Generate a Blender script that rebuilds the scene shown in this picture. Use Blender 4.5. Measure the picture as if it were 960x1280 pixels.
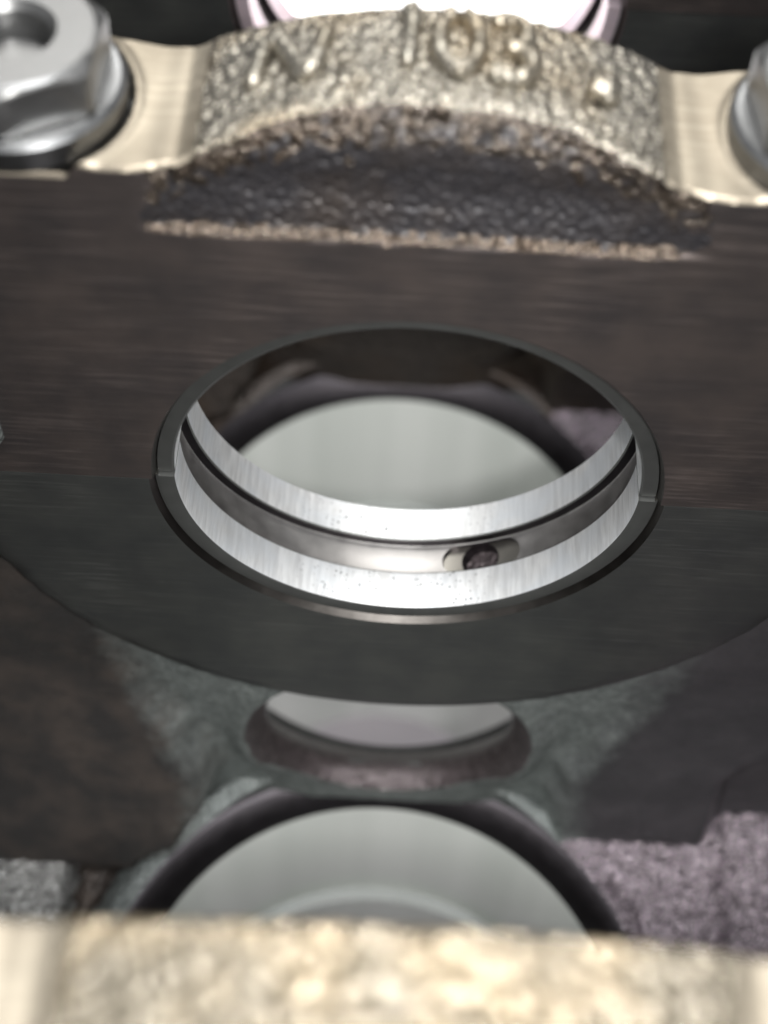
import bpy, bmesh, math, random
from mathutils import Vector, Matrix, noise

random.seed(7)
scene = bpy.context.scene
for o in list(bpy.data.objects):
    bpy.data.objects.remove(o)
MM = 0.001
R = math.radians

# ------------------------------------------------------------------ camera
cam_d = bpy.data.cameras.new('camera')
cam = bpy.data.objects.new('camera', cam_d)
scene.collection.objects.link(cam)
ELEV, ROLL, DIST, FPX = R(55.5), R(3.0), 198.0, 1923.0
fwd = Vector((0, math.cos(ELEV), -math.sin(ELEV)))
rt = Vector((1, 0, 0)); up = rt.cross(fwd)
r2 = rt * math.cos(ROLL) + up * math.sin(ROLL)
u2 = up * math.cos(ROLL) - rt * math.sin(ROLL)
aim = fwd + r2 * (28 / FPX) + u2 * (24 / FPX)      # bore centre sits a little right of and above frame centre
cpos = -DIST * aim
M = Matrix((( r2.x, u2.x, -fwd.x, cpos.x * MM), (r2.y, u2.y, -fwd.y, cpos.y * MM), (r2.z, u2.z, -fwd.z, cpos.z * MM), (0, 0, 0, 1)))
cam.matrix_world = M
cam_d.sensor_fit = 'VERTICAL'; cam_d.sensor_height = 36; cam_d.sensor_width = 27
cam_d.lens = FPX / 1280 * 36
cam_d.clip_start = 0.005; cam_d.clip_end = 50
cam_d.dof.use_dof = True
cam_d.dof.focus_distance = 0.203
cam_d.dof.aperture_fstop = 13.5
scene.camera = cam

# ------------------------------------------------------------------ light
w = bpy.data.worlds.new('World'); scene.world = w; w.use_nodes = True
w.node_tree.nodes['Background'].inputs[0].default_value = (0.97, 0.98, 1.0, 1)
w.node_tree.nodes['Background'].inputs[1].default_value = 0.32

def area(name, loc, target, size, power, col):
    l = bpy.data.lights.new(name, 'AREA'); l.shape = 'RECTANGLE'
    l.size, l.size_y = size; l.energy = power; l.color = col
    o = bpy.data.objects.new(name, l); scene.collection.objects.link(o)
    o.location = loc
    o.rotation_euler = (Vector(target) - Vector(loc)).to_track_quat('-Z', 'Y').to_euler()
    return o
area('shop_light_back', (0.0, 0.46, 0.62), (0, 0, 0), (0.50, 0.24), 2.9, (1.0, 0.985, 0.95))
area('shop_light_top', (0.05, -0.07, 0.75), (0, 0.01, 0), (0.16, 0.16), 3.4, (0.98, 0.99, 1.0))
area('hand_torch', (0.014, -0.124, 0.172), (0.0, 0.006, -0.04), (0.012, 0.012), 0.125, (1.0, 0.99, 0.97)).data.spread = R(70)

scene.view_settings.view_transform = 'Standard'
scene.view_settings.look = 'None'
scene.view_settings.exposure = 0
scene.view_settings.gamma = 1
scene.render.engine = 'CYCLES'
scene.render.resolution_x = 768; scene.render.resolution_y = 1024

# ------------------------------------------------------------------ material helpers
class NT:
    def __init__(s, name):
        s.m = bpy.data.materials.new(name); s.m.use_nodes = True
        s.t = s.m.node_tree; s.b = s.t.nodes['Principled BSDF']
        tc = s.n('ShaderNodeTexCoord')
        s.co = s.n('ShaderNodeVectorMath', operation='SCALE'); s.l(tc.outputs['Object'], s.co.inputs[0])
        s.co.inputs['Scale'].default_value = 1000          # millimetres
        s.mm = s.co.outputs[0]
    def n(s, ty, **k):
        nd = s.t.nodes.new(ty)
        for a, v in k.items(): setattr(nd, a, v)
        return nd
    def l(s, a, b): s.t.links.new(a, b)
    def stretch(s, v):
        m = s.n('ShaderNodeVectorMath', operation='MULTIPLY'); s.l(s.mm, m.inputs[0]); m.inputs[1].default_value = v
        return m.outputs[0]
    def noise(s, scale, detail=3, rough=.55, vec=None):
        nd = s.n('ShaderNodeTexNoise'); nd.inputs['Scale'].default_value = scale
        nd.inputs['Detail'].default_value = detail; nd.inputs['Roughness'].default_value = rough
        s.l(vec or s.mm, nd.inputs['Vector']); return nd.outputs['Fac']
    def voro(s, scale, vec=None, feature='F1'):
        nd = s.n('ShaderNodeTexVoronoi', feature=feature); nd.inputs['Scale'].default_value = scale
        s.l(vec or s.mm, nd.inputs['Vector']); return nd.outputs['Distance']
    def ramp(s, fac, stops):
        nd = s.n('ShaderNodeValToRGB'); e = nd.color_ramp.elements
        while len(e) < len(stops): e.new(0.5)
        for x, (p, c) in zip(e, stops):
            x.position = p; x.color = c if len(c) == 4 else (*c, 1)
        s.l(fac, nd.inputs[0]); return nd.outputs[0]
    def math(s, op, a, b=None, c=None):
        nd = s.n('ShaderNodeMath', operation=op)
        for i, v in enumerate((a, b, c)):
            if v is None: continue
            if isinstance(v, (int, float)): nd.inputs[i].default_value = v
            else: s.l(v, nd.inputs[i])
        return nd.outputs[0]
    def mix(s, fac, a, b):
        nd = s.n('ShaderNodeMix', data_type='RGBA')
        for sock, v in ((nd.inputs[0], fac), (nd.inputs[6], a), (nd.inputs[7], b)):
            if isinstance(v, (int, float)): sock.default_value = v
            elif isinstance(v, tuple): sock.default_value = (*v, 1)
            else: s.l(v, sock)
        return nd.outputs[2]
    def bump(s, h, dist, strength=1.0, prev=None):
        nd = s.n('ShaderNodeBump'); nd.inputs['Distance'].default_value = dist * MM
        nd.inputs['Strength'].default_value = strength
        s.l(h, nd.inputs['Height'])
        if prev is not None: s.l(prev, nd.inputs['Normal'])
        return nd.outputs[0]
    def set(s, **k):
        for a, v in k.items():
            a = a.replace('_', ' ')
            i = s.b.inputs[a]
            if isinstance(v, (int, float)): i.default_value = v
            elif isinstance(v, tuple): i.default_value = (*v, 1)
            else: s.l(v, i)
        return s.m

def mat_milled(name, c0, c1, rough, streak, metal=.85, radial=False):
    t = NT(name)
    v = t.stretch((0.07, 1, 1.25))
    if radial:                                                   # facing cutter marks follow the bore
        sp = t.n('ShaderNodeSeparateXYZ'); t.l(t.mm, sp.inputs[0])
        rr = t.math('SQRT', t.math('ADD', t.math('POWER', sp.outputs[0], 2.0), t.math('POWER', sp.outputs[2], 2.0)))
        cb = t.n('ShaderNodeCombineXYZ'); t.l(t.math('MULTIPLY', rr, 1.5), cb.inputs[0])
        t.l(t.math('MULTIPLY', t.math('ARCTAN2', sp.outputs[2], sp.outputs[0]), 2.2), cb.inputs[1]); v = cb.outputs[0]
    b = t.noise(.09, 3)
    msk = t.ramp(t.noise(.055, 3, .6, t.stretch((.8, 1, 1))), [(.42, (.15, .15, .15)), (.66, (1, 1, 1))])
    a = t.math('MULTIPLY_ADD', t.math('SUBTRACT', t.noise(1.1, 4, .6, v), .5), msk, .5)
    fine = t.noise(4.0, 2, .5, v)
    col = t.mix(t.ramp(b, [(.35, (0, 0, 0)), (.65, (1, 1, 1))]), c0, c1)
    col = t.mix(t.math('MULTIPLY', t.ramp(a, [(.50, (0, 0, 0)), (.70, (1, 1, 1))]), streak), col, tuple(min(1, x * 2.2) for x in c1))
    ro = t.math('MULTIPLY_ADD', a, .25, rough - .1)
    bp = t.bump(a, .09, .7); bp = t.bump(fine, .012, .6, bp)
    return t.set(Base_Color=col, Metallic=metal, Roughness=ro, Normal=bp)

def mat_cast(name, c0, c1, rough, metal, bump=.5, spec=.0, rust=None, scale=1.0, coat=.25):
    t = NT(name)
    a = t.noise(.55 * scale, 6, .62); b = t.noise(.1 * scale, 3); p = t.voro(1.15 * scale); f = t.noise(2.6 * scale, 4, .6)
    col = t.mix(t.ramp(a, [(.3, (0, 0, 0)), (.7, (1, 1, 1))]), c0, c1)
    if rust: col = t.mix(t.ramp(b, [(.46, (0, 0, 0)), (.72, (.75, .75, .75))]), col, rust)
    if spec: col = t.mix(t.ramp(f, [(.56, (0, 0, 0)), (.72, (spec, spec, spec))]), col, tuple(min(1, x * 2.4) for x in c1))
    ro = t.math('MULTIPLY_ADD', f, .35, rough - .18)
    bp = t.bump(t.math('SUBTRACT', 1.0, t.math('POWER', p, 1.6)), .6 * bump, .8); bp = t.bump(a, .35 * bump, .8, bp); bp = t.bump(f, .16 * bump, .8, bp)
    return t.set(Base_Color=col, Metallic=metal, Roughness=ro, Normal=bp, Coat_Weight=coat, Coat_Roughness=.16, Coat_Normal=bp)

def mat_steel(name, c, rough, metal=1.0, var=.12, bump=.01):
    t = NT(name)
    a = t.noise(.35, 4, .6); f = t.noise(3.0, 3)
    col = t.mix(t.ramp(a, [(.3, (0, 0, 0)), (.7, (1, 1, 1))]), tuple(x * (1 - var) for x in c), c)
    ro = t.math('MULTIPLY_ADD', a, .2, rough - .1)
    return t.set(Base_Color=col, Metallic=metal, Roughness=ro, Normal=t.bump(f, bump, .5))

def mat_shell(name, c):
    t = NT(name)
    sep = t.n('ShaderNodeSeparateXYZ'); t.l(t.mm, sep.inputs[0])
    ang = t.math('ARCTAN2', sep.outputs[2], sep.outputs[0])
    cmb = t.n('ShaderNodeCombineXYZ')
    t.l(t.math('MULTIPLY', ang, 30.0), cmb.inputs[0]); t.l(t.math('MULTIPLY', sep.outputs[1], .09), cmb.inputs[1])
    axial = t.noise(1.4, 4, .65, cmb.outputs[0])                # wipe streaks running along the bore
    broad = t.noise(.16, 2)
    # fine pits gathered low in the shell, near the front land
    pit = t.voro(1.25)
    low = t.ramp(t.math('MULTIPLY', sep.outputs[2], -1 / 32.0), [(.80, (0, 0, 0)), (.95, (1, 1, 1))])
    cl = t.ramp(t.noise(.33, 3), [(.42, (0, 0, 0)), (.62, (1, 1, 1))])
    pm = t.math('MULTIPLY', t.math('MULTIPLY', t.ramp(pit, [(.20, (1, 1, 1)), (.33, (0, 0, 0))]), low), cl)
    col = t.mix(t.ramp(axial, [(.38, (1, 1, 1)), (.62, (0, 0, 0))]), c, tuple(x * .80 for x in c))
    col = t.mix(t.ramp(broad, [(.4, (0, 0, 0)), (.7, (.6, .6, .6))]), col, (c[0] * .88, c[1] * .92, c[2] * .97))
    col = t.mix(pm, col, (.06, .06, .065))
    bp = t.bump(axial, .02, .5); bp = t.bump(t.math('SUBTRACT', 1.0, pm), .08, .7, bp)
    return t.set(Base_Color=col, Metallic=.8, Roughness=t.math('MULTIPLY_ADD', axial, .16, .42), Normal=bp)

def mat_bore(name):
    t = NT(name)
    sep = t.n('ShaderNodeSeparateXYZ'); t.l(t.mm, sep.inputs[0])
    ang = t.math('ARCTAN2', sep.outputs[1], sep.outputs[0])
    u = t.math('MULTIPLY', ang, 43.0)
    c1 = t.n('ShaderNodeCombineXYZ'); t.l(t.math('MULTIPLY_ADD', sep.outputs[2], .6, u), c1.inputs[0]); t.l(t.math('MULTIPLY', sep.outputs[2], .03), c1.inputs[1])
    c2 = t.n('ShaderNodeCombineXYZ'); t.l(t.math('MULTIPLY_ADD', sep.outputs[2], -.6, u), c2.inputs[0]); t.l(t.math('MULTIPLY', sep.outputs[2], .03), c2.inputs[1])
    h = t.math('ADD', t.noise(3, 2, .5, c1.outputs[0]), t.noise(3, 2, .5, c2.outputs[0]))   # cross hatched hone
    c3 = t.n('ShaderNodeCombineXYZ'); t.l(u, c3.inputs[0]); t.l(t.math('MULTIPLY', sep.outputs[2], .02), c3.inputs[1])
    ax = t.noise(.055, 2, .5, c3.outputs[0])                     # soft wipe marks, with vertical reflections hinted at in the colour
    col = t.mix(t.ramp(ax, [(.38, (0, 0, 0)), (.62, (1, 1, 1))]), (.82, .85, .81), (.95, .97, .935))
    return t.set(Base_Color=col, Metallic=.35, Roughness=.28, Normal=t.bump(h, .012, .6))

M_face = mat_milled('milled_cap_face', (.108, .096, .095), (.165, .137, .127), .46, .5, .85)
M_thrust = mat_milled('machined_block_face', (.112, .117, .116), (.150, .154, .146), .42, .4, .85)
def mat_web(name):
    t = NT(name)
    sep = t.n('ShaderNodeSeparateXYZ'); t.l(t.mm, sep.inputs[0])
    zf = t.math('DIVIDE', sep.outputs[2], -130.0)
    half = t.ramp(zf, [(-z / 130.0, (h / 100,) * 3) for z, h in sorted(COL, reverse=True)])
    n1 = t.math('MULTIPLY_ADD', t.noise(.35, 4, .65), 9.0, -4.0)
    d = t.math('SUBTRACT', t.math('ADD', t.math('ABSOLUTE', sep.outputs[0]), n1), t.math('MULTIPLY', half, 100.0))
    k = t.ramp(t.math('MULTIPLY_ADD', d, .1, .45), [(.1, (0, 0, 0)), (1, (1, 1, 1))])
    kz = t.ramp(t.math('MULTIPLY_ADD', t.math('ADD', sep.outputs[2], n1), -.05, -2.5), [(.2, (0, 0, 0)), (.7, (1, 1, 1))])
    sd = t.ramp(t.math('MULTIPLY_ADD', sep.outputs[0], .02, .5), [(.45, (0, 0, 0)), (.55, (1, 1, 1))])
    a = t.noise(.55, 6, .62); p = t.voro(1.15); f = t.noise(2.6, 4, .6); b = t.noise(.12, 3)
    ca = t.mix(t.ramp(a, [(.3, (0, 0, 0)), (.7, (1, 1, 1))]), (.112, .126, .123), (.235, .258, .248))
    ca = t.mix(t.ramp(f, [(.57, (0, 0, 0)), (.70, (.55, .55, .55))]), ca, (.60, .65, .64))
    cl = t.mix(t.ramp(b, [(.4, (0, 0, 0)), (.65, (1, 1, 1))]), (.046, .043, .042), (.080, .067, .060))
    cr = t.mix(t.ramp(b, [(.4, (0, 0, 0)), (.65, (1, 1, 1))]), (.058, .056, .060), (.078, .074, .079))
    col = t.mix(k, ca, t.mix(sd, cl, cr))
    bs = t.math('MULTIPLY_ADD', k, -.65, .85)
    bp = t.bump(p, .25, .8); t.l(bs, bp.node.inputs['Strength'])
    bp = t.bump(a, .4, .8, bp); t.l(bs, bp.node.inputs['Strength'])
    bp = t.bump(f, .12, .8, bp); t.l(bs, bp.node.inputs['Strength'])
    return t.set(Base_Color=col, Metallic=.3, Roughness=t.math('MULTIPLY_ADD', f, .3, .34), Normal=bp, Coat_Weight=.2, Coat_Roughness=.2)
COL = [(-130, 42), (-106, 38), (-100, 33), (-93, 31), (-86, 31.5), (-76, 35), (-64, 40), (-50, 43), (0, 44)]
M_lip = mat_cast('oily_hole_lip', (.075, .062, .064), (.15, .125, .13), .36, .7, .6, .6, None, 1.0, .4)
M_web = mat_web('cast_web')
M_caprec = mat_cast('dark_cast_cap', (.030, .029, .033), (.050, .046, .048), .45, .5, .55, .35, (.058, .044, .034), 1.0, .5)
M_crown = mat_cast('oily_crown_edge', (.035, .028, .024), (.15, .118, .09), .24, .75, 1.4, 1.0, (.07, .047, .03), .8, .8)
M_captop = mat_cast('cast_cap_top', (.17, .155, .13), (.42, .385, .32), .26, .88, 1.1, .9, (.30, .225, .13), .8, .6)
M_glyph = mat_cast('raised_cast_mark', (.19, .172, .142), (.44, .405, .34), .30, .88, .45, .6, (.30, .225, .13), .8, .5)
M_captopn = mat_cast('dimmed_cast_top', (.085, .074, .054), (.17, .149, .112), .32, .7, .9, .7, (.24, .185, .11), .8, .4)  # darker copy of the cap top, offsetting the near torch in its colour
M_capmach = mat_milled('machined_cap_shoulder', (.30, .262, .205), (.39, .345, .275), .45, .4)
M_cast = mat_cast('dark_cast_block', (.10, .112, .109), (.20, .22, .213), .46, .35, .7, .5)
M_ridge = mat_cast('worn_glint_ridge', (.07, .053, .042), (.26, .205, .16), .24, .8, 1.3, .9, (.13, .085, .055), 1.2, .8)  # polished ledge, with the light it catches put into a brighter colour
M_castbrown = mat_cast('oily_dim_cast', (.045, .038, .034), (.085, .07, .062), .5, .65, .6, .3, (.075, .052, .038))
M_floor = mat_cast('cast_floor', (.09, .074, .084), (.36, .305, .34), .26, .85, 1.0, 1.0, None, 1.0, .5)
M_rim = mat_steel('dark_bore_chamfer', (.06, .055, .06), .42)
M_saddle = mat_steel('bored_saddle', (.32, .305, .275), .35)
M_saddle_dk = mat_steel('saddle_chamfer', (.12, .112, .105), .34, 1.0)
M_hole = mat_steel('drilled_hole', (.035, .031, .034), .5)
M_shell = mat_shell('bearing_metal', (.91, .92, .925))
M_groove = mat_steel('groove_metal', (.48, .465, .455), .42, 1.0, .2, .012)
M_edge = mat_steel('shell_back_steel', (.125, .128, .124), .45, .75)
M_nut = mat_steel('zinc_nut', (.27, .27, .268), .40, .95, .12, .02)
M_spot = mat_steel('spot_faced_seat', (.20, .195, .185), .4)
M_wash = mat_steel('washer_steel', (.36, .365, .37), .30)
M_bore = mat_bore('honed_bore')

# ------------------------------------------------------------------ mesh helpers
def link(name, me, parent=None, mats=()):
    o = bpy.data.objects.new(name, me); scene.collection.objects.link(o)
    for m in mats: me.materials.append(m)
    if parent: o.parent = parent
    return o
def mesh(name, vs, fs, mi=None, smooth=True):
    me = bpy.data.meshes.new(name)
    me.from_pydata([(a * MM, b * MM, c * MM) for a, b, c in vs], [], fs)
    if mi: me.polygons.foreach_set('material_index', mi)
    me.polygons.foreach_set('use_smooth', [smooth] * len(me.polygons))
    me.update(); return me
def fixn(me):
    bm = bmesh.new(); bm.from_mesh(me)
    bmesh.ops.remove_doubles(bm, verts=bm.verts, dist=1e-6)
    bmesh.ops.recalc_face_normals(bm, faces=bm.faces); bm.to_mesh(me); bm.free(); me.update()
def sharp(me, deg=35):
    bm = bmesh.new(); bm.from_mesh(me)
    for e in bm.edges:
        e.smooth = not (len(e.link_faces) == 2 and e.calc_face_angle(0) > R(deg))
    bm.to_mesh(me); bm.free(); me.update()
def empty(name, loc, label, cat, group=None):
    o = bpy.data.objects.new(name, None); scene.collection.objects.link(o)
    o.empty_display_size = .01; o.location = [v * MM for v in loc]
    tag(o, label, cat, group); return o
def tag(o, label, cat, group=None):
    o['label'] = label; o['category'] = cat
    if group: o['group'] = group
def sm(a, b, x):
    t = max(0, min(1, (x - a) / (b - a))); return t * t * (3 - 2 * t)
def nz(x, y, z, s): return noise.noise(Vector((x * s, y * s, z * s)))
def rough(x, y, z, s=.55):
    return nz(x, y, z, s) * .6 + nz(x + 31, y, z, s * 2.1) * .35 + nz(x, y + 17, z, s * 4.3) * .2

def lathe(name, prof, a0, a1, n, axis='Y', closed=True, mi=None, end=0):
    """prof: (radius, height) loop turned about Y (angle in xz) or Z (angle in xy)."""
    vs, fs, ms = [], [], []
    full = abs(a1 - a0 - 360) < 1e-6; k = len(prof); cnt = n if full else n + 1
    for i in range(cnt):
        a = R(a0 + (a1 - a0) * i / n); c, s = math.cos(a), math.sin(a)
        for r, h in prof:
            vs.append((r * c, h, r * s) if axis == 'Y' else (r * c, r * s, h))
    for i in range(n):
        j = (i + 1) % cnt
        for q in range(k if closed else k - 1):
            p = (q + 1) % k
            fs.append((i * k + q, j * k + q, j * k + p, i * k + p)); ms.append(mi[q] if mi else 0)
    if closed and not full:
        fs.append(tuple(range(k))); ms.append(end)
        fs.append(tuple(range(n * k, n * k + k))[::-1]); ms.append(end)
    me = mesh(name, vs, fs, ms); fixn(me); sharp(me); return me
def prism(name, pts, h0, h1, fr, smooth=False):
    """closed outline pts (2d) swept h0..h1 through frame fr(u,v,h)->xyz"""
    n = len(pts)
    vs = [fr(u, v, h0) for u, v in pts] + [fr(u, v, h1) for u, v in pts]
    fs = [tuple(range(n)), tuple(range(n, 2 * n))] + [(i, (i + 1) % n, n + (i + 1) % n, n + i) for i in range(n)]
    me = mesh(name, vs, fs, None, smooth); fixn(me); return me
def cut(o, cutter, idx=2, op='DIFFERENCE'):
    cutter.data.polygons.foreach_set('material_index', [idx] * len(cutter.data.polygons))
    while len(cutter.data.materials) < idx + 1: cutter.data.materials.append(cutter.data.materials[0])
    md = o.modifiers.new('cut', 'BOOLEAN'); md.operation = op; md.solver = 'EXACT'; md.object = cutter
    dg = bpy.context.evaluated_depsgraph_get(); dg.update()
    me = bpy.data.meshes.new_from_object(o.evaluated_get(dg))
    o.modifiers.clear(); old = o.data; o.data = me; me.name = old.name
    cm = cutter.data; bpy.data.objects.remove(cutter); bpy.data.meshes.remove(cm)
    sharp(o.data, 38)
def rbox(name, x0, x1, y0, y1, z0, z1, bev, seg=4, rgh=0.0, sub=0):
    bm = bmesh.new(); bmesh.ops.create_cube(bm, size=1)
    for v in bm.verts:
        v.co = Vector(((x0 + x1) / 2 + v.co.x * (x1 - x0), (y0 + y1) / 2 + v.co.y * (y1 - y0), (z0 + z1) / 2 + v.co.z * (z1 - z0)))
    bmesh.ops.bevel(bm, geom=bm.edges[:], offset=bev, segments=seg, profile=.5, affect='EDGES')
    if sub: bmesh.ops.subdivide_edges(bm, edges=bm.edges[:], cuts=sub, use_grid_fill=True)
    bm.normal_update()
    if rgh:
        for v in bm.verts: v.co += v.normal * rgh * rough(*v.co)
    for v in bm.verts: v.co *= MM
    for f in bm.faces: f.smooth = True
    me = bpy.data.meshes.new(name); bm.to_mesh(me); bm.free(); return me

# ------------------------------------------------------------------ dimensions (mm); bore axis along Y, parting plane z = 0
RI, RO, RH, RC, T, PITCH = 30.0, 32.2, 32.2, 32.75, 19.0, 96.0
PF = 100.0                                             # the next bay is a touch longer
RB, ZB = 43.0, -106.0
YB = T / 2 - PITCH / 2

# ------------------------------------------------------------------ the room floor far below
fl = link('floor', mesh('floor', [(-2500, -2500, -620), (2500, -2500, -620), (2500, 2500, -620), (-2500, 2500, -620)], [(0, 1, 2, 3)]), None,
          [mat_steel('pale_floor', (.56, .52, .545), .7, 0.0, .08, .1)])
fl['kind'] = 'structure'

# ------------------------------------------------------------------ engine block
block = empty('engine_block', (0, 48, -262), 'dark cast iron engine block holding the bearing bore and the bright cylinder bores', 'engine block')
def child(name, me, parent, mats=(), loc=(0, 0, 0)):
    o = link(name, me, parent, mats)
    base = parent.matrix_basis.translation
    o.location = Vector([v * MM for v in loc]) - base
    return o

def col_half(z, right=False):
    pts = [(-130, 46), (-106, 42), (-100, 34.5), (-93, 31), (-86, 31.5), (-76, 35), (-64, 41), (-50, 47), (0, 60)]
    for (a, b), (c, d) in zip(pts, pts[1:]):
        if right and z < -93: return 30.5
        if z <= c: return b + (d - b) * sm(0, 1, (z - a) / (c - a)) if z > a else b
    return 60
def web_mesh():
    st = 1.1
    nx, nzz = int(180 / st), int(107 / st)
    vs, fs, ms = [], [], []
    for side in (0, 1):
        for j in range(nzz + 1):
            z = -107 + 106.6 * j / nzz
            for i in range(nx + 1):
                x = -90 + 180 * i / nx
                w_ = col_half(z, x > 0)
                q = min(1, max(0, (-57 - z) / 49))
                ys = 4.4 - (7.4 if x > 0 else 15.5) * q ** 1.2               # buttress flanks lean out towards the floor
                d = abs(x) - w_ + 1.0 * nz(x, 0, z, .16)
                k = sm(-1.5, 2.6, d)
                y = 4.9 + (ys - 4.9) * k
                y -= 1.5 * math.exp(-(d / 1.6) ** 2) * sm(-62, -84, z)
                y += 5.2 * sm(58.2, 61.2, x + 3.0 * sm(-84, -78.5, z) * -1) * sm(-77.5, -80.5, z)
                dh = math.hypot(x, z + 79.5)
                y -= 2.2 * math.exp(-((dh - 25.2) / 2.4) ** 2) * sm(-100, -88, z)     # raised lip round the breather window
                y += .38 * rough(x, 0, z)
                vs.append((x, y if side == 0 else T - 5 - .38 * rough(x, 9, z), z))
    N = (nx + 1) * (nzz + 1); W = nx + 1
    for side in (0, 1):
        o = side * N
        for j in range(nzz):
            for i in range(nx):
                a = o + j * W + i; f = (a, a + 1, a + 1 + W, a + W)
                fs.append(f if side == 0 else f[::-1])
                x = vs[a][0]; z = vs[a][2]
                ms.append(0)
    ring = [i for i in range(W)] + [j * W + nx for j in range(1, nzz + 1)] + [nzz * W + i for i in range(nx - 1, -1, -1)] + [j * W for j in range(nzz - 1, 0, -1)]
    for a, b in zip(ring, ring[1:] + ring[:1]):
        fs.append((b, a, a + N, b + N)); ms.append(0)
    me = mesh('bearing_web', vs, fs, ms); fixn(me); return me
web_raw = web_mesh()
far = link('bearing_web', web_raw.copy(), None, [M_web, M_web, M_lip])
web = link('bearing_web', web_raw, None, [M_web, M_web, M_lip])
HZ = -79.5
prof = [(0, -9), (31, -9), (29, -3), (25.5, 2), (23.2, 4.6), (22.0, 6.2), (21.5, 7.4), (21.4, 8.4), (21.8, 9.6), (23.0, 11.2), (25.2, 13.2), (29, 16.5), (31, 22), (0, 22)]
c = link('cutter', lathe('cutter', prof, 0, 360, 72, closed=False), None, [M_lip, M_castbrown, M_lip]); c.location.z = HZ * MM
cut(web, c)
for o in (web, far):
    c = link('cutter', lathe('cutter', [(0, -19), (34.5, -19), (34.5, 38), (0, 38)], 0, 360, 96, closed=False), None, [M_hole]); cut(o, c)
web_me, far_me = web.data, far.data
far_me.materials[0] = M_castbrown  # far web recoloured darker, its dimness put into the colour
bpy.data.objects.remove(web); bpy.data.objects.remove(far)

def thrust_mesh():
    """half ring plate, machined face at y = 0 with a cast fillet round its outside"""
    prof = [(RH + .1, 1.1), (33.2, 0.0), (36, 0), (40, 0), (46, 0), (52, 0), (57, 0), (59.0, 0.0), (59.5, .35), (60.0, 1.4), (60.6, 3.0), (61.8, 4.6), (64, 6.2), (34.0, 6.2)]
    mi = [2] + [0] * 6 + [0] + [1] * 5 + [1]
    me = lathe('thrust_face', prof, -180, 0, 128, mi=mi)
    for v in me.vertices:
        r = math.hypot(v.co.x, v.co.z) / MM
        if r > 59.2:
            k = 1 + .012 * nz(v.co.x / MM, 0, v.co.z / MM, .35) + .006 * nz(v.co.x / MM, 3, v.co.z / MM, 1.3); v.co.x *= k; v.co.z = min(v.co.z * k, 0)
    return me
def saddle_mesh():
    prof = [(RH, .9), (RH, T - .9), (36, T - .9), (36, .9)]
    me = lathe('saddle', prof, -180, 0, 128, mi=[0, 1, 1, 1])
    return me
SA = R(-68.3)
def radial(ang, y0):
    d = Vector((math.cos(ang), 0, math.sin(ang))); tg = Vector((-math.sin(ang), 0, math.cos(ang)))
    return lambda u, v, h: tuple(tg * u + Vector((0, y0 + v, 0)) + d * h)
def circ(r, n, cx=0, cy=0): return [(cx + r * math.cos(2 * math.pi * i / n), cy + r * math.sin(2 * math.pi * i / n)) for i in range(n)]
YG = 9.7
saddle = link('saddle', saddle_mesh(), None, [M_saddle, M_edge, M_hole])
c = link('cutter', prism('cutter', circ(2.85, 40), 29, 35.8, radial(SA, YG)), None, [M_hole, M_hole, M_hole]); cut(saddle, c)
saddle_me = saddle.data; bpy.data.objects.remove(saddle)

thrust_me = thrust_mesh()
back_thrust = thrust_me.copy()
for v in back_thrust.vertices: v.co.y = T * MM - v.co.y
back_thrust.flip_normals()
for m in (M_thrust, M_cast, M_saddle_dk): thrust_me.materials.append(m); back_thrust.materials.append(m)
for k in (0, 1, -1):
    wb = child('bearing_web', far_me if k == 1 else web_me, block, (), (0, PF if k == 1 else PITCH * k, 0))
    for nm, me in (('thrust_face', thrust_me), ('thrust_face', back_thrust), ('saddle_bore', saddle_me)):
        o = link(nm, me, wb)

# crankcase floor round each cylinder
def floor_z(x, y):
    r = math.hypot(x, y - 0)
    zr = -105.2
    zr += 5.0 * sm(30, 47, y) * sm(44, 36, abs(x))                      # climbs into the foot of the web
    if x < 0:
        zl = -111 + 5 * sm(-53, -58, x)
        k = sm(50.5, 57, r)
        z = zr + (zl - zr) * k
    else:
        zl = -106.3
        k = sm(49, 52, r)
        z = zr + (zl - zr) * k + 3.0 * k * sm(27, 37, y) ** 2
        z += 2.6 * sm(60.2, 63.0, x + 1.2 * nz(x, y, 0, .2))
    return z
def floor_mesh():
    vs, fs = [], []
    na, nr = 420, 46
    for i in range(na):
        a = 2 * math.pi * i / na; cx, sx = math.cos(a), math.sin(a)
        Rm = min(90 / max(1e-6, abs(cx)), 48 / max(1e-6, abs(sx)))
        for j in range(nr + 1):
            q = j / nr
            r = 48.0 + max(0.01, Rm - 48.0) * q if Rm > 48.02 else 48.0 + .01 * q
            x, y = r * cx, r * sx
            z = floor_z(x, y)
            z += (.7 if x > 0 else .6) * rough(x, y, 0, .5) * sm(48, 49.5, r)
            vs.append((x, y, z))
    K = nr + 1
    for i in range(na):
        for j in range(nr):
            a = i * K + j; b = ((i + 1) % na) * K + j
            fs.append((a, a + 1, b + 1, b))
    mi = []
    for f in fs:
        x = sum(vs[q][0] for q in f) / 4; y = sum(vs[q][1] for q in f) / 4
        r = math.hypot(x, y)
        mi.append(1 if r < 55 and x < 33 else (0 if x > 0 else 3 if x < -55 else 2))
    return mesh('crankcase_floor', vs, fs, mi)
floor_me = floor_mesh()
M_floorl = mat_cast('bare_cast_floor', (.10, .10, .097), (.36, .36, .35), .3, .8, .9, .7)
for m in (M_floor, M_cast, M_castbrown, M_floorl): floor_me.materials.append(m)
floor_far = floor_me.copy(); floor_far.materials[1] = M_castbrown  # dimness of the far bay put into its strip colour
L = 156
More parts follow.
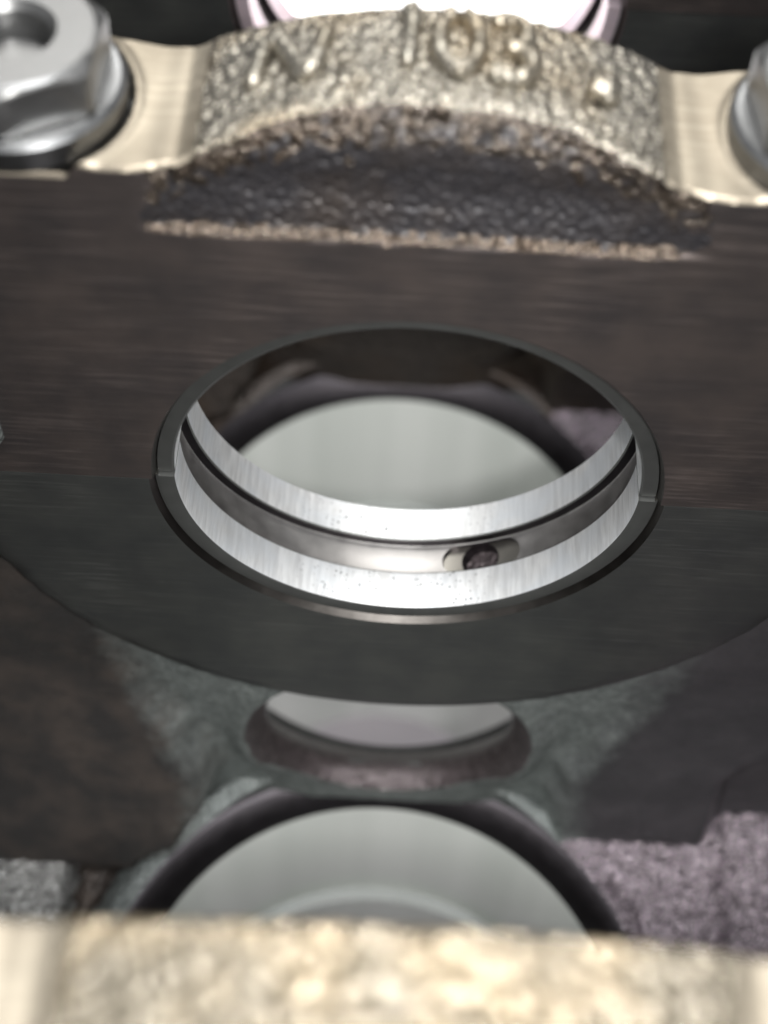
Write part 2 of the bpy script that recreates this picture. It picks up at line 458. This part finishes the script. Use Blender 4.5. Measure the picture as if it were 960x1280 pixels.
bore_me = lathe('cylinder_bore', [(48.2, ZB + 1.0), (47.2, ZB + .75), (RB + .35, ZB - 3.4), (RB, ZB - 4.2), (RB, ZB - 45), (RB - 2.6, ZB - 45.4), (RB - 2.6, ZB - L + 1), (RB - .5, ZB - L), (49, ZB - L), (49, ZB - 60), (49, ZB - 6)],
                0, 360, 160, axis='Z', mi=[1, 1, 1, 0, 3, 0, 1, 1, 2, 2, 2])
for m in (M_bore, M_rim, M_cast, mat_steel('added_bore_ledge', (.40, .415, .40), .62, .5)): bore_me.materials.append(m)  # ledge added inside the bore to make the bright arc on its wall
for k in range(3):
    child('cylinder_bore', bore_me, block, (), (0, YB + PITCH * k + (3 if k else 0), 0))
    child('crankcase_floor', floor_far if k else floor_me, block, (), (0, YB + PITCH * k + (3 if k else 0), 0))
# crankcase side walls with their cast bosses
def wall_mesh(s):
    vs, fs = [], []
    ny, nz_ = 150, 70
    for layer in (0, 1):
        for j in range(nz_ + 1):
            z = -132 + 150 * j / nz_
            for i in range(ny + 1):
                y = -100 + 310 * i / ny
                x = s * (84 + .5 * rough(0, y, z, .4) + 1.5 * nz(0, y, z, .05)) if layer == 0 else s * 96
                vs.append((x, y, z))
    W = ny + 1; N = W * (nz_ + 1)
    for l in (0, 1):
        for j in range(nz_):
            for i in range(ny):
                a = l * N + j * W + i; fs.append((a, a + 1, a + 1 + W, a + W))
    ring = list(range(W)) + [j * W + ny for j in range(1, nz_ + 1)] + [nz_ * W + i for i in range(ny - 1, -1, -1)] + [j * W for j in range(nz_ - 1, 0, -1)]
    for a, b in zip(ring, ring[1:] + ring[:1]): fs.append((b, a, a + N, b + N))
    me = mesh('crankcase_wall', vs, fs); fixn(me); return me
for s in (-1, 1): child('crankcase_wall', wall_mesh(s), block, [M_castbrown])

# ------------------------------------------------------------------ bearing caps
NUTX, NUTY = 42.2, 9.5
def arc(cx, cy, rx, ry, a0, a1, n=14):
    return [(cx + rx * math.cos(R(a0 + (a1 - a0) * i / n)), cy + ry * math.sin(R(a0 + (a1 - a0) * i / n))) for i in range(n + 1)]
glyphs = [('raised_letter', [(-18.6, 8.6), (-17.6, 14.6), (-16.2, 15.0), (-13.6, 9.6), (-12.2, 9.8), (-11.2, 15.6)]),
          ('raised_digit', [(-2.7, 9.2), (-2.4, 17.6), (-3.7, 16.6)]),
          ('raised_digit', arc(2.4, 13.2, 2.1, 4.2, 90, 450, 24)),
          ('raised_digit', arc(7.6, 15.3, 2.0, 2.1, 150, -90) + arc(7.6, 10.9, 2.3, 2.3, 90, -150)),
          ('raised_dash', [(15.6, 10.6), (19.0, 9.6)])]
INK = []
for _, pts in glyphs:
    for (a, b), (c_, d) in zip(pts, pts[1:]):
        n = max(1, int(math.hypot(c_ - a, d - b) / .8)); INK += [(a + (c_ - a) * i / n, b + (d - b) * i / n) for i in range(n + 1)]
def cap_mesh(crown, seed):
    ths = [180 * i / 120 for i in range(121)]
    cols = [('o', -58 + i * (58 - RC) / 56) for i in range(56)] + [('i', 180 - t) for t in ths] + [('o', RC + (i + 1) * (58 - RC) / 56) for i in range(56)]
    def ztop(x, y):
        ax = abs(x)
        z = 60 - .0097 * ax * ax
        zs = 53.75 + .9 * sm(27, 34, ax) * sm(2, 18, y) - .25 * sm(26, 29, ax)
        z = max(z, zs) if ax < 30 else zs
        z = 54.3 + (z - 54.3) * crown if z > 54.3 else z
        d = math.hypot(ax - NUTX, y - NUTY)
        z -= 1.3 * sm(11.6, 10.9, d) - .35 * math.exp(-((d - 11.9) / .5) ** 2)
        cast = sm(24.6, 23.6, ax)
        calm = 1.0
        if seed == 0 and cast > 0 and y > 6:
            calm = .12 + .88 * sm(1.3, 3.0, min(math.hypot(x - a, y - b) for a, b in INK))
        z += cast * (.30 + .34 * calm * rough(x + seed, y, 0, .5) + .25 * calm * nz(x + seed, y, 9, 1.5)) - .35 * cast * sm(.8, 0, 24 - ax)
        return z
    def yfront(x, z):
        ax = abs(x)
        line = 44.7 + .35 * nz(x, 5, 0, .3)
        k = sm(line, line + 1.0, z) * sm(31.5, 28, ax + .8 * nz(x, 0, z, .4))
        hgt = max(0, min(1, (z - 45.5) / 13))
        dep = .9 * sm(32, 24, ax) + 1.7 * hgt * sm(30, 12, ax)
        y = k * dep + k * (.55 * rough(x + seed, 3, z, .42) + .35 * nz(x, 1, z, 1.1)) * (.25 + .75 * hgt * hgt) + k * .30 * hgt * nz(x + seed, 2, z, 1.9)
        y += 1.9 * k * sm(22, 10, ax) * max(0, (z - 60 + .0097 * ax * ax + 4.2) / 4.2) ** 2
        y += .5 * k * math.exp(-((z - 50.5) / 3.0) ** 2) * sm(28, 18, ax)
        return y
    vs, fs, ms = [], [], []
    zl = [0, .03, .1, .2, .35, .5, .62] ; NF = 46
    NT_ = 44
    for kind, p in cols:
        if kind == 'i':
            a = R(p); x = RC * math.cos(a); zb = RC * math.sin(a); xb, zbb = (RH + .1) * math.cos(a), (RH + .1) * math.sin(a)
        else:
            x = p; zb = 0; xb, zbb = x, 0
        loop = []
        zb += .14; zbb += .14
        zf = ztop(x, yfront(x, 58))
        # front, bottom to top; denser near the ledge and above
        low = [zb + (43.8 - zb) * i / 14 for i in range(15)]
        hi = [43.8 + (zf - .45 - 43.8) * i / 30 for i in range(1, 31)]
        for z in low + hi: loop.append((x, yfront(x, z), z, 'f'))
        y0 = yfront(x, zf) + .4
        for i in range(NT_ + 1):
            y = y0 + (T - .3 - y0) * i / NT_
            loop.append((x, y, ztop(x, y), 't'))
        loop.append((x, T, ztop(x, T) - .4, 'b'))
        for i in range(1, 5):
            loop.append((x, T, ztop(x, T) - .4 + (zb - ztop(x, T) + .4) * i / 5, 'b'))
        loop.append((x, T, zb, 'b')); loop.append((xb, T - 1, zbb, 'h')); loop.append((xb, 1.0, zbb, 'h'))
        K = len(loop); vs += [q[:3] for q in loop]; tags = [q[3] for q in loop]
    n = len(cols)
    for i in range(n - 1):
        for j in range(K):
            jn = (j + 1) % K
            f = (i * K + j, (i + 1) * K + j, (i + 1) * K + jn, i * K + jn); fs.append(f)
            x = (vs[f[0]][0] + vs[f[1]][0]) / 2; z = (vs[f[0]][2] + vs[f[2]][2]) / 2; t = tags[j]; t2 = tags[jn]
            if t == 'h': m = 4
            elif t == 'f' and t2 == 'f': m = 1 if (z > 44.7 + .3 * nz(x, 5, 0, .3) and abs(x) < 28.5 + 2.5 * nz(x, 0, z, .5)) else 0
            elif t == 't' and math.hypot(abs(x) - NUTX, (vs[f[0]][1] + vs[f[2]][1]) / 2 - NUTY) < 11.5: m = 6
            elif t in 'ft': m = 2 if abs(x) < 23.9 else 3
            elif t == 'b' and t2 == 'h': m = 4
            else: m = 0
            if m == 1 and z > 57.0 - .0097 * x * x + 4.5 * nz(x, 7, z, .7): m = 7
            if m == 1 and z < 45.7 + 1.0 * nz(x, 2, 0, .5): m = 5
            if t == 'f' and t2 == 't': m = (2 if abs(x) < 23.9 else 3)
            ms.append(m)
    fs.append(tuple(range(K))); ms.append(0); fs.append(tuple(range((n - 1) * K, n * K))); ms.append(0)
    me = mesh('cap_body', vs, fs, ms); fixn(me); sharp(me, 42)
    for m in (M_face, M_caprec, M_captop, M_capmach, M_saddle_dk, M_ridge, M_spot, M_crown): me.materials.append(m)
    return me, ztop

def stroke(name, pts, r, zf, seed):
    """a raised cast stroke that follows the cap's top"""
    vs, fs = [], []
    # resample
    P = []
    for (a, b), (c_, d) in zip(pts, pts[1:]):
        n = max(2, int(math.hypot(c_ - a, d - b) / .35))
        P += [(a + (c_ - a) * i / n, b + (d - b) * i / n) for i in range(n)]
    P.append(pts[-1]); S = 9
    for i, (x, y) in enumerate(P):
        x0, y0 = P[max(0, i - 1)]; x1, y1 = P[min(len(P) - 1, i + 1)]
        tx, ty = x1 - x0, y1 - y0; l = math.hypot(tx, ty) or 1; nx_, ny_ = -ty / l, tx / l
        e = min(1, .35 + .65 * min(i, len(P) - 1 - i) / 2)
        rr = r * e * (1 + .22 * nz(x, y, seed, .9))
        for q in range(S):
            a = math.pi * q / (S - 1)
            px, py = x + nx_ * rr * math.cos(a), y + ny_ * rr * math.cos(a)
            vs.append((px, py, zf(px, py) - .05 + 1.5 * rr * math.sin(a) + .1 * nz(px, py, 4, 1.6)))
    for i in range(len(P) - 1):
        for q in range(S - 1):
            a = i * S + q; fs.append((a, a + 1, a + 1 + S, a + S))
        fs.append((i * S, i * S + S, i * S + 2 * S - 1, i * S + S - 1))
    fs.append(tuple(range(S))); fs.append(tuple(range((len(P) - 1) * S, len(P) * S)))
    me = mesh(name, vs, fs); fixn(me); return me


cap_me, ztop = cap_mesh(1.0, 0)
cap = empty('bearing_cap', (0, T / 2, 0), 'dark main bearing cap over the open bore, with raised casting marks on its rough crown', 'bearing cap', 'main bearing caps')
child('cap_body', cap_me, cap)
for i, (nm, pts) in enumerate(glyphs):
    child(nm, stroke(nm, pts, 1.1 if nm != 'raised_dash' else 1.5, ztop, i * 7), cap, [M_glyph])
child('cast_lug', rbox('cast_lug', -64, -50.6, -1.6, 4, 6.2, 19, 1.5, 4, .25, 3), cap, [M_cast])
cap0_me, _ = cap_mesh(.35, 40)
cap0 = empty('bearing_cap', (0, T / 2 - PITCH, 0), 'blurred beige cast cap crossing the very bottom of the picture, nearest the viewer', 'bearing cap', 'main bearing caps')
cap0_me.materials[2] = M_captopn
child('cap_body', cap0_me, cap0, (), (0, -PITCH, 0))
cap2 = empty('bearing_cap', (0, T / 2 + PF, 0), 'dark cap at the top edge, over the far bore that is filled with white light', 'bearing cap', 'main bearing caps')
child('cap_body', cap_me, cap2, (), (0, PF, 0))

# ------------------------------------------------------------------ bearing shells
def shell_prof():
    g = .45
    return [(RI + .2, .7), (RI, .85), (RI, 6.7), (RI + .18, 6.95), (RI + 1.4, 7.15), (RI + 1.5, 7.5), (RI + 1.5, 12.2), (RI + 1.4, 12.45), (RI + .18, 12.55), (RI, 12.75),
            (RI, T - .95), (RI + .45, T - .55), (RO - .05, T - .55), (RO - .05, .7)]
mi = [2, 0, 2, 1, 1, 1, 1, 3, 2, 0, 2, 2, 2, 2]  # rear groove wall takes the dark M_rim, its shade put into the colour
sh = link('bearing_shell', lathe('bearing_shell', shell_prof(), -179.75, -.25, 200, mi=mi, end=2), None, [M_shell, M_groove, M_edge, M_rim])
HLF = 6.0 - 2.55
stad = [(HLF + 2.55 * math.cos(R(a)), 2.55 * math.sin(R(a))) for a in range(-90, 91, 10)] + [(-HLF + 2.55 * math.cos(R(a)), 2.55 * math.sin(R(a))) for a in range(90, 271, 10)]
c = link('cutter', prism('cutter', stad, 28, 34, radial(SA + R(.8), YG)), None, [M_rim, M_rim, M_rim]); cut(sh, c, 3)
shell_me = sh.data; bpy.data.objects.remove(sh)
def shell(k, label):
    me = shell_me
    if k:
        me = shell_me.copy(); me.materials[0] = mat_shell('pinkish_bearing_metal', (.90, .74, .79)); me.materials[2] = me.materials[0]
    t = link('bearing_shell', me); t.location.y = PF * k * MM
    tag(t, label, 'bearing shell', 'lower bearing shells'); return t
shell(0, 'bright grooved half bearing shell with an oil slot, lying in the middle bore')
shell(1, 'far bearing shell with pinkish edges round the white opening behind the cap')
up_prof = [(RI + .3, 1.35), (RI, 1.6), (RI, T - 1.6), (RI + .3, T - 1.35), (RO - .05, T - 1.35), (RO - .05, 1.35)]
up_me = lathe('upper_bearing_shell', up_prof, 0.3, 179.7, 160, mi=[2, 0, 2, 2, 2, 2], end=2)
u = link('upper_bearing_shell', up_me, None, [M_shell, M_groove, M_edge])
tag(u, 'plain upper half bearing shell under the cap, a thin edge above the parting line', 'bearing shell')

# ------------------------------------------------------------------ cap nuts
def hexpts(r, rot): return [(r * math.cos(R(60 * i + rot)), r * math.sin(R(60 * i + rot))) for i in range(6)]
def nut_mesh(rot):
    """hex nut, chamfered corners above, open threaded hole"""
    RX, zt, zb, n = 10.1, 62.3, 56.6, 72
    fl_r = RX * math.cos(math.pi / 6)
    def hexr(a):
        b = (a - rot) % 60 - 30; return fl_r / math.cos(R(b))
    vs, fs = [], []
    for i in range(n):
        a = 360 * i / n; c_, s_ = math.cos(R(a)), math.sin(R(a)); h = hexr(a)
        rc = fl_r + .05
        ring = [(4.0, zb), (4.0, zt - .9), (4.7, zt), (rc - .5, zt), (min(h, rc), zt - .25), (h - .12, zt - .35 - (h - fl_r) * .55), (h, zt - .6 - (h - fl_r) * .6), (h, zb + .3), (h - .3, zb)]
        vs += [(r * c_, r * s_, z) for r, z in ring]
    K = 9
    for i in range(n):
        j = (i + 1) % n
        for q in range(K): fs.append((i * K + q, j * K + q, j * K + (q + 1) % K, i * K + (q + 1) % K))
    me = mesh('hex_nut', vs, fs); fixn(me); sharp(me, 22); return me
stud_me = lathe('stud', [(0, 58.9), (2.9, 58.9), (3.85, 58.2), (3.85, 50), (0, 50)], 0, 360, 40, axis='Z', closed=False)
wash_me = lathe('washer', [(4.2, 56.6), (10.3, 56.6), (10.9, 56.1), (10.9, 53.5), (4.2, 53.5)], 0, 360, 80, axis='Z')
for x, rot, lab in ((-NUTX, 28, 'zinc hex nut on its washer at the upper left, its threaded hole in view'), (NUTX - .8, 36, 'zinc hex nut cut off by the right edge, beside the cap shoulder')):
    t = empty('cap_nut', (x, NUTY, 53.2), lab, 'nut', 'nuts holding the bearing cap')
    for nm, me, m in (('hex_nut', nut_mesh(rot), M_nut), ('washer', wash_me, M_wash), ('stud', stud_me, M_nut)):
        o = link(nm, me, t); o.location.z = -53.2 * MM
        if not me.materials: me.materials.append(m)

# ------------------------------------------------------------------ added glow panel that whites out the far bore
wl = empty('glow_panel', (0, 166, -60), 'added white glow panel seen through the far bore at the top edge', 'glow panel')
em = bpy.data.materials.new('glow_face'); em.use_nodes = True
b = em.node_tree.nodes['Principled BSDF']; b.inputs['Base Color'].default_value = (1, 1, 1, 1)
b.inputs['Emission Color'].default_value = (1, .985, .97, 1); b.inputs['Emission Strength'].default_value = 2.4
hs = link('panel_case', rbox('panel_case', -52, 52, 0, 14, -46, 46, 3, 3), wl, [mat_steel('black_plastic', (.03, .03, .03), .5, 0)])
ln = link('lens', rbox('lens', -48, 48, -2, 1, -42, 42, 1.2, 3), wl, [em])  # glowing front of the added panel
wl.rotation_euler.x = R(-22)
